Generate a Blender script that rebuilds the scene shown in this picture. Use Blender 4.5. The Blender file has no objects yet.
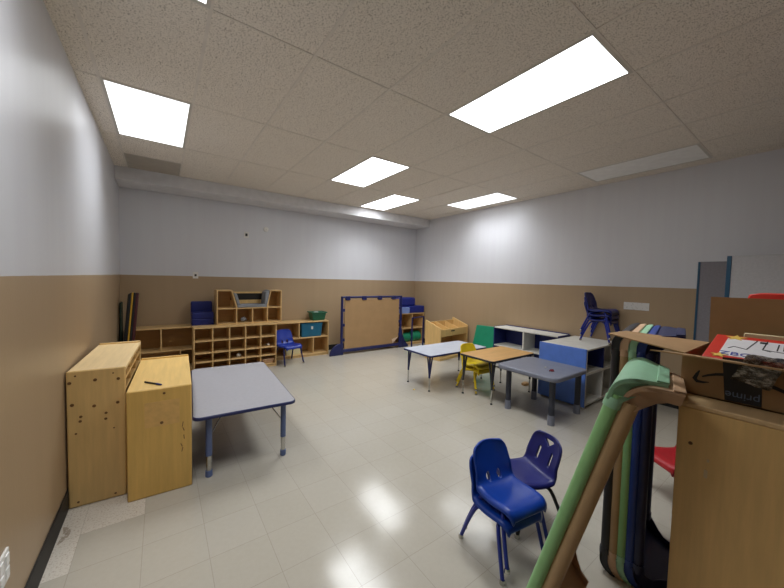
import bpy, bmesh, math, random
from mathutils import Vector, Matrix, Euler
random.seed(7)
S = 0.3048                      # the layout below is in feet; everything is built in metres
C = bpy.context.scene.collection
PI = math.pi

# ------------------------------------------------------------------ camera (solved from floor and ceiling grids)
FPX, YAW, PITCH, ROLL, EYE = 319.88, .6247, .0453, -.0238, 5.123
def cam_axes():
    cy, sy, cp, sp = math.cos(YAW), math.sin(YAW), math.cos(PITCH), math.sin(PITCH)
    fwd = Vector((sy*cp, cy*cp, -sp)); right = Vector((cy, -sy, 0)); down = fwd.cross(right)
    r = math.cos(ROLL)*right + math.sin(ROLL)*down
    d = -math.sin(ROLL)*right + math.cos(ROLL)*down
    return r, d, fwd
AX = cam_axes()
def ray(u, v): return AX[0]*((u-392)/FPX) + AX[1]*((v-294)/FPX) + AX[2]
def on_z(u, v, z=0): d = ray(u, v); return d*((z-EYE)/d.z) + Vector((0, 0, EYE))
def on_x(u, v, x): d = ray(u, v); return d*(x/d.x) + Vector((0, 0, EYE))
def on_y(u, v, y): d = ray(u, v); return d*(y/d.y) + Vector((0, 0, EYE))
cam = bpy.data.cameras.new('camera'); co = bpy.data.objects.new('camera', cam); C.objects.link(co)
cam.sensor_width = 36; cam.lens = 36*FPX/784; cam.clip_start = .02; cam.clip_end = 200
m = Matrix((AX[0], -AX[1], -AX[2])).transposed().to_4x4(); m.translation = Vector((0, 0, EYE*S))
co.matrix_world = m
sc = bpy.context.scene; sc.camera = co
sc.view_settings.view_transform = 'Standard'; sc.view_settings.look = 'None'
sc.view_settings.gamma = 1; sc.view_settings.exposure = 0.3; sc.view_settings.use_curve_mapping = False

# ------------------------------------------------------------------ materials
def lin(c):
    if isinstance(c, str): c = [int(c[i:i+2], 16)/255 for i in (0, 2, 4)]
    return tuple(x/12.92 if x <= .04045 else ((x+.055)/1.055)**2.4 for x in c) + (1,)
class N:
    def __init__(s, name):
        s.m = bpy.data.materials.new(name); s.m.use_nodes = True; s.t = s.m.node_tree; s.b = s.t.nodes['Principled BSDF']
    def n(s, t, **kw):
        x = s.t.nodes.new(t)
        for k, v in kw.items(): setattr(x, k, v)
        return x
    def l(s, a, b): s.t.links.new(a, b)
    def math(s, op, a, b=None, c=None):
        x = s.n('ShaderNodeMath', operation=op)
        for i, v in enumerate((a, b, c)):
            if v is None: continue
            if isinstance(v, (int, float)): x.inputs[i].default_value = v
            else: s.l(v, x.inputs[i])
        return x.outputs[0]
    def mix(s, f, a, b, blend='MIX'):
        x = s.n('ShaderNodeMix', data_type='RGBA', blend_type=blend)
        for sock, v in ((x.inputs[0], f), (x.inputs[6], a), (x.inputs[7], b)):
            if isinstance(v, (int, float)): sock.default_value = v
            elif isinstance(v, tuple): sock.default_value = v
            else: s.l(v, sock)
        return x.outputs[2]
    def obj(s, scale=(1, 1, 1)):
        tc = s.n('ShaderNodeTexCoord'); mp = s.n('ShaderNodeMapping'); mp.inputs['Scale'].default_value = scale
        s.l(tc.outputs['Object'], mp.inputs[0]); return mp.outputs[0]
    def noise(s, vec, scale, detail=3, rough=.5):
        x = s.n('ShaderNodeTexNoise'); x.inputs['Scale'].default_value = scale; x.inputs['Detail'].default_value = detail
        x.inputs['Roughness'].default_value = rough; s.l(vec, x.inputs['Vector']); return x.outputs[0]
    def ramp(s, f, stops):
        x = s.n('ShaderNodeValToRGB'); s.l(f, x.inputs[0])
        e = x.color_ramp.elements
        while len(e) < len(stops): e.new(.5)
        for el, (p, c) in zip(e, stops): el.position = p; el.color = c
        return x.outputs[0]
    def bump(s, h, strength, dist=.01):
        x = s.n('ShaderNodeBump'); x.inputs['Strength'].default_value = strength; x.inputs['Distance'].default_value = dist
        s.l(h, x.inputs['Height']); s.l(x.outputs[0], s.b.inputs['Normal'])
    def set(s, col=None, rough=None, spec=None, metal=None, coat=None):
        for k, v in (('Base Color', col), ('Roughness', rough), ('Specular IOR Level', spec), ('Metallic', metal), ('Coat Weight', coat)):
            if v is None: continue
            if hasattr(v, 'is_linked') or hasattr(v, 'links'): s.l(v, s.b.inputs[k])
            else: s.b.inputs[k].default_value = v
        return s.m
def plain(name, col, rough=.5, spec=.5, metal=0, var=.06, scale=9, bump=0):
    k = N(name); c = lin(col); v = k.noise(k.obj(), scale, 4)
    dark = tuple(x*(1-var) for x in c[:3])+(1,); lite = tuple(min(1, x*(1+var)) for x in c[:3])+(1,)
    k.set(k.ramp(v, [(.3, dark), (.7, lite)]), rough, spec, metal)
    if bump: k.bump(k.noise(k.obj(), 260, 2), bump, .003)
    return k.m
def wood(name, col, axis=2, var=.13, rough=.42):
    k = N(name); c = lin(col); sc_ = [14, 14, 14]; sc_[axis] = 1.1
    v = k.noise(k.obj(tuple(sc_)), 2.2, 6, .62); w = k.noise(k.obj((1, 1, 1)), 1.6, 2)
    f = k.math('ADD', k.math('MULTIPLY', v, .7), k.math('MULTIPLY', w, .3))
    d = tuple(x*(1-var) for x in c[:3])+(1,); li = tuple(min(1, x*(1+var*.8)) for x in c[:3])+(1,)
    k.set(k.ramp(f, [(.32, d), (.68, li)]), rough, .4); return k.m

WHITE, BROWN = 'd9dadf', 'b0987a'
PAINT_Z = 5.045*S
def wall_mat():
    k = N('two_tone_wall_paint'); tc = k.n('ShaderNodeTexCoord'); sx = k.n('ShaderNodeSeparateXYZ'); k.l(tc.outputs['Object'], sx.inputs[0])
    wav = k.noise(k.obj(), 3.0, 3)
    up = k.math('GREATER_THAN', sx.outputs[2], k.math('ADD', PAINT_Z-.003, k.math('MULTIPLY', wav, .006)))
    streak = k.noise(k.obj((6, 6, .5)), 1.5, 4)
    a = k.ramp(streak, [(.3, lin('d6d6dc')), (.7, lin(WHITE))]); b = k.ramp(streak, [(.3, lin('ad9577')), (.7, lin(BROWN))])
    k.set(k.mix(up, b, a), .38, .45); k.bump(k.noise(k.obj(), 55, 3), .12, .004); return k.m
GX, GY = -1.3253, 7.3746
def floor_mat():
    k = N('vinyl_tile_floor'); tc = k.n('ShaderNodeTexCoord'); mp = k.n('ShaderNodeMapping'); k.l(tc.outputs['Object'], mp.inputs[0])
    mp.inputs['Scale'].default_value = (1/S,)*3; mp.inputs['Location'].default_value = (-GX, -GY, 0)
    sx = k.n('ShaderNodeSeparateXYZ'); k.l(mp.outputs[0], sx.inputs[0]); x, y = sx.outputs[0], sx.outputs[1]
    cx, cy = k.math('FLOOR', x), k.math('FLOOR', y); fx, fy = k.math('FRACT', x), k.math('FRACT', y)
    ex = k.math('MINIMUM', fx, k.math('SUBTRACT', 1, fx)); ey = k.math('MINIMUM', fy, k.math('SUBTRACT', 1, fy))
    line = k.math('LESS_THAN', k.math('MINIMUM', ex, ey), .005)
    cv = k.n('ShaderNodeCombineXYZ'); k.l(cx, cv.inputs[0]); k.l(cy, cv.inputs[1])
    wn = k.n('ShaderNodeTexWhiteNoise', noise_dimensions='2D'); k.l(cv.outputs[0], wn.inputs['Vector'])
    base = k.ramp(wn.outputs[0], [(0, lin('b3ada0')), (1, lin('b7b1a5'))])
    sp = k.noise(mp.outputs[0], 9, 5, .7); col = k.mix(.3, base, k.ramp(sp, [(.25, lin('aba497')), (.75, lin('bcb6aa'))]))
    mask = None
    for a, b in LIGHT_TILES:
        q = k.math('MULTIPLY', k.math('COMPARE', cx, a, .1), k.math('COMPARE', cy, b, .1))
        mask = q if mask is None else k.math('ADD', mask, q)
    fle = k.noise(mp.outputs[0], 30, 3)
    pale = k.ramp(fle, [(.36, lin('b9ab9c')), (.46, lin('d8d1c6')), (1, lin('ddd7cd'))])
    col = k.mix(k.math('MULTIPLY', mask, .75), col, pale)
    # brown crescent scuff beside the first cabinet
    sc0 = on_z(66.5, 534)
    dx = k.math('SUBTRACT', x, sc0.x-GX); dy = k.math('SUBTRACT', y, sc0.y-GY)
    ell = k.math('ADD', k.math('POWER', k.math('DIVIDE', k.math('ADD', dx, k.math('MULTIPLY', k.math('MULTIPLY', dy, dy), 1.2)), .055), 2), k.math('POWER', k.math('DIVIDE', dy, .26), 2))
    scf = k.math('MULTIPLY', k.math('LESS_THAN', ell, 1), k.math('GREATER_THAN', k.noise(mp.outputs[0], 14, 3), .42))
    col = k.mix(k.math('MULTIPLY', scf, .6), col, lin('7d6b56'))
    col = k.mix(k.math('MULTIPLY', line, .33), col, lin('6f675b'))
    rg = k.math('ADD', .08, k.math('MULTIPLY', k.noise(mp.outputs[0], 1.3, 4), .14))
    k.set(col, rg, .55); k.bump(k.noise(mp.outputs[0], 2.2, 2), .04, .01); return k.m
def ceil_mat():
    k = N('fissured_ceiling_tile'); v = k.obj()
    a = k.noise(k.obj((1, 1.8, 1)), 95, 3, .6); b = k.noise(k.obj((2.2, 1, 1)), 60, 2, .6)
    big = k.noise(v, .9, 2)
    c = k.ramp(a, [(.36, lin('92887b')), (.45, lin('eee6db')), (1, lin('f3ebe1'))])
    c2 = k.ramp(b, [(.33, lin('958b7f')), (.38, lin('ffffff')), (1, lin('ffffff'))])
    c = k.mix(.8, c, c2, 'MULTIPLY'); c = k.mix(.15, c, k.ramp(big, [(.3, lin('dfd6ca')), (.7, lin('f0e8de'))]))
    k.set(c, .9, .1); k.bump(a, .5, .006); return k.m
def emit(name, col, st):
    k = N(name); k.b.inputs['Base Color'].default_value = (.8, .8, .8, 1); k.b.inputs['Emission Color'].default_value = col; k.b.inputs['Emission Strength'].default_value = st; return k.m
_c = [on_z(112, 512), on_z(110, 503), on_z(62, 560), on_z(72, 525), on_z(120, 505)]
LIGHT_TILES = sorted({(math.floor(p.x-GX), math.floor(p.y-GY)) for p in _c})
M = {}
def mat(key, fn, *a, **k): M[key] = fn(key, *a, **k) if fn in (plain, wood) else fn(*a, **k)
M['wall'] = wall_mat(); M['floor'] = floor_mat(); M['ceil'] = ceil_mat()
M['lamp'] = emit('lit_lamp_diffuser', (.95, .98, 1, 1), 5.0)
M['lamp_dim'] = emit('dimmed_lamp_diffuser', (.95, .98, 1, 1), 1.7)  # weaker glow, chosen so the nearby side walls don't burn out
for key, col, kw in (
    ('soffit_paint', 'd6d5d8', dict(rough=.5)), ('base_black', '141312', dict(rough=.6)), ('tbar', 'ded6cc', dict(rough=.6)),
    ('lamp_frame', 'c9c4bb', dict(rough=.5)), ('lamp_off', 'f6f6f4', dict(rough=.35)), ('vent_grey', 'bdb5aa', dict(rough=.6)),
    ('plate', 'e6e4df', dict(rough=.35)), ('plate_dark', '35322f', dict()), ('laminate_grey', 'a9a8ae', dict(rough=.4, scale=40, var=.04)),
    ('laminate_white', 'bbc0cc', dict(rough=.35)), ('navy_edge', '1c2458', dict(rough=.35)), ('leg_slate', '566690', dict(rough=.35)),
    ('navy_metal', '1b2257', dict(rough=.35)), ('plastic_grey', '767a88', dict(rough=.4)), ('leg_black', '23242a', dict(rough=.35)),
    ('leg_charcoal', '2b2f3c', dict(rough=.4)), ('black_edge', '1e1c1c', dict(rough=.4)),
    ('leg_blue', '1b2c8c', dict(rough=.3)), ('chair_blue', '0c3b9a', dict(rough=.32)), ('chair_blue_far', '112f92', dict(rough=.34)), ('chair_indigo', '181d64', dict(rough=.36)),
    ('chair_navy', '14206c', dict(rough=.36)), ('yellow', 'ecce22', dict(rough=.36)), ('toy_red', '7d1224', dict(rough=.5)), ('red_plastic', 'a81420', dict(rough=.38)),
    ('foam_blue', '16267c', dict(rough=.42)), ('foam_blue_dark', '15216b', dict(rough=.45)), ('foam_pale', '7f95cf', dict(rough=.5)), ('foam_green', '178a66', dict(rough=.45)),
    ('unit_blue', '5c82d6', dict(rough=.45)), ('unit_navy', '1b2768', dict(rough=.45)), ('unit_white', 'd9d7cf', dict(rough=.45)),
    ('teal', '115f7e', dict(rough=.4)), ('basket_green', '1b5f45', dict(rough=.45)), ('clutter', 'd5d2cb', dict(rough=.7)),
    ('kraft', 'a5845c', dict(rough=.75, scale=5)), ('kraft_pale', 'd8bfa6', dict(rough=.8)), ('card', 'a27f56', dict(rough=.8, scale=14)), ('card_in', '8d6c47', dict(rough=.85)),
    ('tape_dark', '14171f', dict(rough=.35)), ('print_black', '14110f', dict(rough=.6)), ('print_blue', '33409a', dict(rough=.6)), ('tape_text', '66768e', dict(rough=.5)),
    ('red_card', 'd2301f', dict(rough=.4)), ('red_dark', '8e2a20', dict(rough=.5)), ('star_yellow', 'e9c559', dict(rough=.5)), ('white_card', 'e3e0e2', dict(rough=.5)), ('cream', 'e2d6a8', dict(rough=.6)), ('orange_card', 'd9733a', dict(rough=.55)),
    ('cot_green', '99c9a6', dict(rough=.38)), ('cot_green_rail', '8fc283', dict(rough=.34)), ('cot_tan', 'cda987', dict(rough=.42)), ('cot_tan_rail', 'b3946c', dict(rough=.4)),
    ('cot_black', '26262b', dict(rough=.42)), ('cot_navy', '1c244f', dict(rough=.38)), ('cot_blue', '24408f', dict(rough=.38)), ('mesh_dark', '38322c', dict(rough=.8)), ('mesh_navy', '181c34', dict(rough=.8)), ('mesh_tan', '6d5a43', dict(rough=.8)),
    ('part_grey', '837f84', dict(rough=.85, scale=60)), ('part_pale', 'b5b3b4', dict(rough=.85, scale=60)), ('part_edge', '1c4a66', dict(rough=.4)),
    ('mat_black', '191a1c', dict(rough=.5)), ('mat_yellow', 'c89b2e', dict(rough=.5)), ('mat_maroon', '4c2127', dict(rough=.5)), ('mat_green', '2a3a2c', dict(rough=.6)),
    ('cushion_grey', '85878c', dict(rough=.9, scale=40)), ('residue', 'd2a865', dict(rough=.6, scale=20, var=.1)), ('brown_cap', '6b4a26', dict(rough=.6)), ('raw_block', 'b58e5f', dict(rough=.6)), ('slot_shade', '1d1712', dict(rough=.8)),  # the near-black slot colour stands for shade inside cutouts
    ('glue', 'd2b98c', dict(rough=.5)),
): mat(key, plain, col, **kw)
M['chrome'] = N('brushed_chrome').set(lin('c9c9c6'), .25, .5, 1.0)
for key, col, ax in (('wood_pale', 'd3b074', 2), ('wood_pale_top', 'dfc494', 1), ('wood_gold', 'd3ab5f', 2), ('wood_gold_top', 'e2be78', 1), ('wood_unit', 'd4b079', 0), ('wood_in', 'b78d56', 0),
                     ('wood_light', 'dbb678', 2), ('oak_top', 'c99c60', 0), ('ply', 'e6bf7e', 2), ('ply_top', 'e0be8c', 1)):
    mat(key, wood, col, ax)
def film():
    k = N('clear_packing_tape'); k.set(lin('39352f'), .15, .8); k.b.inputs['Alpha'].default_value = .75
    v = k.noise(k.obj((1, 1, 2)), 34, 4, .65); k.bump(v, .6, .01)
    k.l(k.ramp(v, [(.38, lin('1a1814')), (.5, lin('5a544b')), (.62, lin('c4beb4'))]), k.b.inputs['Base Color']); return k.m  # pale noise patches paint glossy highlights into the tape colour
M['film'] = film()
def paper_sign():
    k = N('printed_white_paper'); v = k.n('ShaderNodeTexVoronoi'); v.inputs['Scale'].default_value = 42; k.l(k.obj((1, 1, 1)), v.inputs['Vector'])
    k.set(k.ramp(v.outputs['Distance'], [(.18, lin('c9c6c0')), (.3, lin('e4e2de'))]), .7, .3); return k.m
M['sign'] = paper_sign()

# ------------------------------------------------------------------ mesh helpers (feet in, metres out)
class MB:
    def __init__(s): s.v = []; s.f = []
    def add(s, vs, fs):
        o = len(s.v); s.v += [Vector(p) for p in vs]; s.f += [tuple(i+o for i in f) for f in fs]; return s
    def box(s, a, b):
        x0, y0, z0 = a; x1, y1, z1 = b
        return s.add([(x0, y0, z0), (x1, y0, z0), (x1, y1, z0), (x0, y1, z0), (x0, y0, z1), (x1, y0, z1), (x1, y1, z1), (x0, y1, z1)],
                     [(0, 3, 2, 1), (4, 5, 6, 7), (0, 1, 5, 4), (1, 2, 6, 5), (2, 3, 7, 6), (3, 0, 4, 7)])
    def prism(s, poly, fa, fb):          # fa / fb map a 2-D point to the two end positions
        n = len(poly); vs = [fa(p) for p in poly] + [fb(p) for p in poly]
        fs = [tuple(range(n-1, -1, -1)), tuple(range(n, 2*n))] + [(i, (i+1) % n, n+(i+1) % n, n+i) for i in range(n)]
        return s.add(vs, fs)
    def px(s, poly, x0, x1): return s.prism(poly, lambda p: (x0, p[0], p[1]), lambda p: (x1, p[0], p[1]))
    def py(s, poly, y0, y1): return s.prism(poly, lambda p: (p[0], y0, p[1]), lambda p: (p[0], y1, p[1]))
    def pz(s, poly, z0, z1): return s.prism(poly, lambda p: (p[0], p[1], z0), lambda p: (p[0], p[1], z1))
    def tube(s, pts, r, n=12):
        pts = [Vector(p) for p in pts]; rs = r if isinstance(r, (list, tuple)) else [r]*len(pts); vs = []; fs = []; up = None
        for i, p in enumerate(pts):
            t = (pts[min(i+1, len(pts)-1)]-pts[max(i-1, 0)]).normalized()
            if up is None: up = Vector((1, 0, 0)) if abs(t.x) < .8 else Vector((0, 1, 0))
            up = (up-t*up.dot(t)).normalized(); w = t.cross(up)
            for k in range(n):
                a = 2*PI*k/n; vs.append(p+(up*math.cos(a)+w*math.sin(a))*rs[i])
        for i in range(len(pts)-1):
            for k in range(n):
                k2 = (k+1) % n; fs.append((i*n+k, i*n+k2, (i+1)*n+k2, (i+1)*n+k))
        fs += [tuple(range(n-1, -1, -1)), tuple((len(pts)-1)*n+k for k in range(n))]
        return s.add(vs, fs)
    def ball(s, c, r, n=12, sz=1):
        pts = []; vs = []; fs = []; c = Vector(c); k = 6
        for i in range(k+1):
            a = PI*i/k-PI/2
            for j in range(n): b = 2*PI*j/n; vs.append(c+Vector((math.cos(a)*math.cos(b)*r, math.cos(a)*math.sin(b)*r, math.sin(a)*r*sz)))
        for i in range(k):
            for j in range(n): j2 = (j+1) % n; fs.append((i*n+j, i*n+j2, (i+1)*n+j2, (i+1)*n+j))
        return s.add(vs, fs)
    def build(s, name, material, parent=None, bevel=0, smooth=False, loc=(0, 0, 0), rotz=0, seg=2, weld=False, solid=0, sub=0):
        me = bpy.data.meshes.new(name); me.from_pydata([p*S for p in s.v], [], s.f); me.update()
        bm = bmesh.new(); bm.from_mesh(me)
        if weld: bmesh.ops.remove_doubles(bm, verts=bm.verts, dist=1e-5)
        bmesh.ops.recalc_face_normals(bm, faces=bm.faces); bm.to_mesh(me); bm.free()
        me.materials.append(M[material] if isinstance(material, str) else material)
        o = bpy.data.objects.new(name, me); C.objects.link(o)
        if parent: o.parent = parent
        o.location = Vector(loc)*S; o.rotation_euler = (0, 0, rotz)
        for p in me.polygons: p.use_smooth = True
        if not (smooth or sub): me.set_sharp_from_angle(angle=math.radians(34))
        if solid:
            q = o.modifiers.new('solid', 'SOLIDIFY'); q.thickness = solid*S; q.offset = -1
        if sub:
            q = o.modifiers.new('sub', 'SUBSURF'); q.levels = q.render_levels = sub
        if bevel:
            q = o.modifiers.new('bevel', 'BEVEL'); q.width = bevel*S; q.segments = seg; q.limit_method = 'ANGLE'; q.angle_limit = math.radians(40)
            q.harden_normals = False
        return o
def B(a, b): return MB().box(a, b)
def tag(o, label, cat, group=None):
    o['label'] = label; o['category'] = cat
    if group: o['group'] = group
    return o
def thing(name, label, cat, loc=(0, 0, 0), rotz=0, group=None):
    o = bpy.data.objects.new(name, None); C.objects.link(o); o.empty_display_size = .05
    o.location = Vector(loc)*S; o.rotation_euler = (0, 0, rotz); return tag(o, label, cat, group)
def struct(o): o['kind'] = 'structure'; return o
def dup(root, loc, rotz=0, label=None, group=None):
    r = root.copy(); C.objects.link(r); r.location = Vector(loc)*S; r.rotation_euler = (0, 0, rotz)
    if label: r['label'] = label
    if group: r['group'] = group
    for ch in list(root.children):
        c = ch.copy(); C.objects.link(c); c.parent = r
        for g in list(ch.children):
            d = g.copy(); C.objects.link(d); d.parent = c
    return r
def rrect(x0, y0, x1, y1, r, n=5):
    out = []
    for cx, cy, a0 in ((x1-r, y1-r, 0), (x0+r, y1-r, 90), (x0+r, y0+r, 180), (x1-r, y0+r, 270)):
        for i in range(n+1):
            a = math.radians(a0+90*i/n); out.append((cx+r*math.cos(a), cy+r*math.sin(a)))
    return out
def quad_slab(pts, t, mb=None):          # four corners, thickened along the normal
    p = [Vector(q) for q in pts]; n = (p[1]-p[0]).cross(p[3]-p[0]).normalized()*t
    mb = mb or MB(); k = len(p)
    return mb.add(p+[q+n for q in p], [tuple(range(k-1, -1, -1)), tuple(range(k, 2*k))]+[(i, (i+1) % k, k+(i+1) % k, k+i) for i in range(k)])

# ------------------------------------------------------------------ room
X0, X1, Y0, Y1, ZC = -1.69, 17.48, -6.5, 20.95, 9.977
struct(B((X0-.3, Y0-.3, -.3), (X1+.3, Y1+.3, 0)).build('floor', 'floor'))
struct(B((X0-.3, Y0-.3, ZC), (X1+.3, Y1+.3, ZC+.3)).build('ceiling', 'ceil'))
struct(B((X0-.3, Y0-.3, 0), (X0, Y1+.3, ZC)).build('wall_left', 'wall'))
struct(B((X1, Y0-.3, 0), (X1+.3, Y1+.3, ZC)).build('wall_right', 'wall'))
struct(B((X0, Y1, 0), (X1, Y1+.3, ZC)).build('wall_back', 'wall'))
struct(B((X0, Y0-.3, 0), (X1, Y0, ZC)).build('wall_rear', 'wall'))
struct(B((X0, 19.25, 9.38), (X1, Y1, ZC)).build('trim_1', 'soffit_paint', bevel=.02))
struct(B((X0, Y0, 0), (X0+.03, Y1, .42)).build('baseboard_left', 'base_black'))
struct(B((X0, Y1-.03, 0), (X1, Y1, .36)).build('baseboard_back', 'base_black'))
struct(B((X1-.03, Y0, 0), (X1, Y1, .36)).build('baseboard_right', 'base_black'))
GX0, GY0 = -.2337, 4.9353                # centre of lamp grid cell (0,0)
tb = MB(); w = .032
for i in range(-0, 11):
    x = GX0-1+2*i
    if X0 < x < X1: tb.box((x-w, Y0, ZC-.012), (x+w, 19.25, ZC))
for j in range(-3, 4):
    y = GY0+2+4*j
    if Y0 < y < 19.2: tb.box((X0, y-w*.7, ZC-.010), (X1, y+w*.7, ZC))
for y in (17.02,): tb.box((GX0-1, y-w*.7, ZC-.01), (GX0+1, y+w*.7, ZC))
struct(tb.build('trim_2', 'tbar'))

def ceiling_light(i, j, label, lit=True):
    t = thing('ceiling_light', label, 'ceiling light', (GX0+2*i, GY0+4*j, ZC), 0, 'ceiling lights')
    W, L = .915, 1.906; f = MB()
    for a, b in (((-.985, -1.985), (-W, 1.985)), ((W, -1.985), (.985, 1.985)), ((-W, -1.985), (W, -L)), ((-W, L), (W, 1.985))):
        f.box((a[0], a[1], -.014), (b[0], b[1], -.002))
    f.build('frame', 'lamp_frame', t)
    B((-W, -L, -.010), (W, L, -.003)).build('diffuser', ('lamp_dim' if i in (0, 8) else 'lamp') if lit else 'lamp_off', t)
    if lit:
        la = bpy.data.lights.new('lamp_tubes', 'AREA'); la.shape = 'RECTANGLE'; la.size = 2*W*S; la.size_y = 2*L*S; la.energy = {0: 8, 8: 9.5}.get(i, 12.5); la.spread = math.radians(105 if i == 0 else 125); la.color = (.95, .98, 1)
        lo = bpy.data.objects.new('lamp_tubes', la); C.objects.link(lo); lo.parent = t; lo.location = (0, 0, -.016*S)
    return t
ceiling_light(0, 2, 'lit ceiling light panel nearest the left wall, in front of the grey air vent')
ceiling_light(4, 0, 'largest lit ceiling light panel at upper right of the photo')
ceiling_light(4, 2, 'lit ceiling light panel in mid ceiling, left of the small one at the soffit')
ceiling_light(6, 3, 'lit ceiling light panel touching the white soffit of the back wall')
ceiling_light(8, 2, 'narrow lit ceiling light panel closest to the right wall')
ceiling_light(0, 0, 'lit ceiling light panel cut off by the top edge of the photo')
ceiling_light(8, 0, 'switched off grey ceiling light panel along the right wall', False)
v = thing('air_vent', 'grey ceiling air vent between the left light panel and the soffit', 'air vent', (GX0, 18, ZC))
B((-.98, -.95, -.012), (.98, 1.2, 0)).build('backing', 'vent_grey', v)
q = MB()
for k in range(20): q.box((-.93, -.88+k*.1, -.03), (.93, -.84+k*.1, -.012))
q.build('grille', 'vent_grey', v)

def plate(name, label, cat, p, axis, w, h, holes, mcol='plate'):
    t = thing(name, label, cat, p)
    if axis == 'y': B((-w/2, -.03, -h/2), (w/2, 0, h/2)).build('cover', mcol, t, bevel=.01)
    else: B((0, -w/2, -h/2), (.03, w/2, h/2)).build('cover', mcol, t, bevel=.01)
    for a, b, ww, hh in holes:
        if axis == 'y': B((a-ww/2, -.045, b-hh/2), (a+ww/2, -.028, b+hh/2)).build('socket', 'plate_dark', t)
        else: B((.028, a-ww/2, b-hh/2), (.042, a+ww/2, b+hh/2)).build('socket', 'plate_dark' if ww < .1 else 'lamp_off', t)
plate('wall_plate', 'small pale wall plate straddling the top of the brown paint', 'wall plate', (1.54, Y1, 5.1), 'y', .26, .36, [(0, 0, .1, .12)])
plate('wall_plate', 'square pale wall plate with dark centre high on the white back wall', 'wall plate', (4.17, Y1, 7.6), 'y', .26, .36, [(0, 0, .12, .16)])
plate('wall_outlet', 'white electrical outlet low on the brown left wall', 'outlet', (X0, 6.03, 1.28), 'x', .36, .42, [(-.09, .09, .1, .13), (-.09, -.09, .1, .13), (.09, .09, .1, .13), (.09, -.09, .1, .13)])
t = thing('wall_sensor', 'round white sensor high on the back wall', 'sensor', (5.3, Y1, 8.05))
MB().tube([(0, 0, 0), (0, -.07, 0), (0, -.1, 0)], [.16, .15, .08], 24).build('housing', 'plate', t)
MB().tube([(0, -.1, 0), (0, -.12, 0)], .04, 12).build('button', 'clutter', t)
tag(B((-.012, -.48, -.17), (0, .48, .17)).build('paper_notice', 'sign', loc=(X1, 5.27, 4.17)), 'white paper notice on the brown right wall, right of the stacked chairs', 'notice')

# ------------------------------------------------------------------ storage units
def unit(name, label, cat, loc, rotz, W, D, H, shelves, dividers, mt='wood_unit', mi='wood_in', th=.065, kick=.12, back=True, group=None, mtop=None):
    """open shelf unit: front faces local -y, x 0..W, y 0..D; shelves = heights; dividers = (x, z0, z1)"""
    t = thing(name, label, cat, loc, rotz, group)
    for x in (0, W-th): B((x, 0, 0), (x+th, D, H)).build('side_panel', mt, t, bevel=.012)
    B((th, -.0, H-th), (W-th, D, H)).build('top_panel', mtop or mt, t, bevel=.01)
    B((th, .02, kick), (W-th, D, kick+th)).build('bottom_panel', mt, t, bevel=.008)
    if kick > .03: B((th, .05, 0), (W-th, .05+th, kick)).build('kick_board', mt, t)
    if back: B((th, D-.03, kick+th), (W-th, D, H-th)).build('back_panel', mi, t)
    for z in shelves: B((th, .02, z-th/2), (W-th, D-.03, z+th/2)).build('shelf', mt, t, bevel=.008)
    for x, z0, z1 in dividers: B((x-th/2, .03, z0+.001), (x+th/2, D-.03, z1-.001)).build('divider', mt, t, bevel=.008)
    return t
# two cabinets by the left wall (end panels towards us, shelves opening to the right)
def cabinet(label, loc, rotz, W, L, H, me, mtp, caps, shelves):
    t = thing('shelf_cabinet', label, 'cabinet', loc, rotz)
    B((0, 0, .0), (W, .07, H)).build('end_panel', me, t, bevel=.03, seg=3)
    B((0, L-.07, 0), (W, L, H+.02)).build('end_panel', me, t, bevel=.03, seg=3)
    B((0, .07, H-.1), (W, L-.07, H-.03)).build('top_panel', mtp, t)
    B((0, .07, .0), (.04, L-.07, H-.1)).build('back_panel', me, t)
    B((.04, .07, .1), (W-.02, L-.07, .17)).build('bottom_panel', me, t)
    for z in shelves: B((.04, .07, z), (W-.02, L-.07, z+.06)).build('shelf', me, t)
    for y in (L*.36, L*.68): B((.04, y-.03, .17), (W-.03, y+.03, H-.1)).build('divider', me, t)
    for (x, z, r) in caps:
        MB().tube([(x, .0, z), (x, -.006, z)], r, 12).build('screw_cap', 'brown_cap', t)
    return t
def cap(pix, y, ox, rs):
    out = []
    for (a, b), r in zip(pix, rs):
        p = on_y(50+a/3.267, 330+b/3.267, y); out.append((p.x-ox, p.z, r))
    return out
h1 = [(63, 175), (82, 151), (148, 162), (207, 139), (224, 157), (72, 246), (145, 247), (222, 234), (101, 283), (99, 298), (184, 269), (183, 288), (85, 339), (210, 317), (93, 562), (215, 530)]
r1 = [.027, .015, .027, .013, .026, .027, .026, .026, .022, .022, .022, .022, .016, .013, .018, .018]
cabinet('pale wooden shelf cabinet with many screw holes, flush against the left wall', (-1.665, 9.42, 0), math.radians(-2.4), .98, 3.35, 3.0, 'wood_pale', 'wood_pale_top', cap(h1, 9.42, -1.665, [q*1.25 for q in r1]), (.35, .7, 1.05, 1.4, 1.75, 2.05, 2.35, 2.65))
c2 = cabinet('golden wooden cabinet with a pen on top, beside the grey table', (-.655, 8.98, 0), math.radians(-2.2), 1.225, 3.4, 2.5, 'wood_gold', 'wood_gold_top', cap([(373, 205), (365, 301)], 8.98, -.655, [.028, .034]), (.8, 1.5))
B((.32, -.005, 1.62), (.98, .0, 2.2)).build('tape_residue', 'residue', c2)
for x0, z0, x1, z1 in ((1.05, 1.62, 1.03, 1.5), (1.04, 1.48, 1.07, 1.4), (1.0, 1.1, 1.03, 1.02), (1.04, 1.0, 1.02, .9), (1.06, 1.3, 1.07, 1.2)):
    MB().tube([(x0, 0, z0), (x1, 0, z1)], .008, 6).build('scratch', 'brown_cap', c2)
pa, pb = on_z(145.5, 382.6, 2.48), on_z(161.7, 385.2, 2.48)
t = thing('marker_pen', 'dark marker pen lying on the golden cabinet', 'pen', ((pa.x+pb.x)/2, (pa.y+pb.y)/2, 2.472), math.atan2(pb.y-pa.y, pb.x-pa.x))
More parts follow.
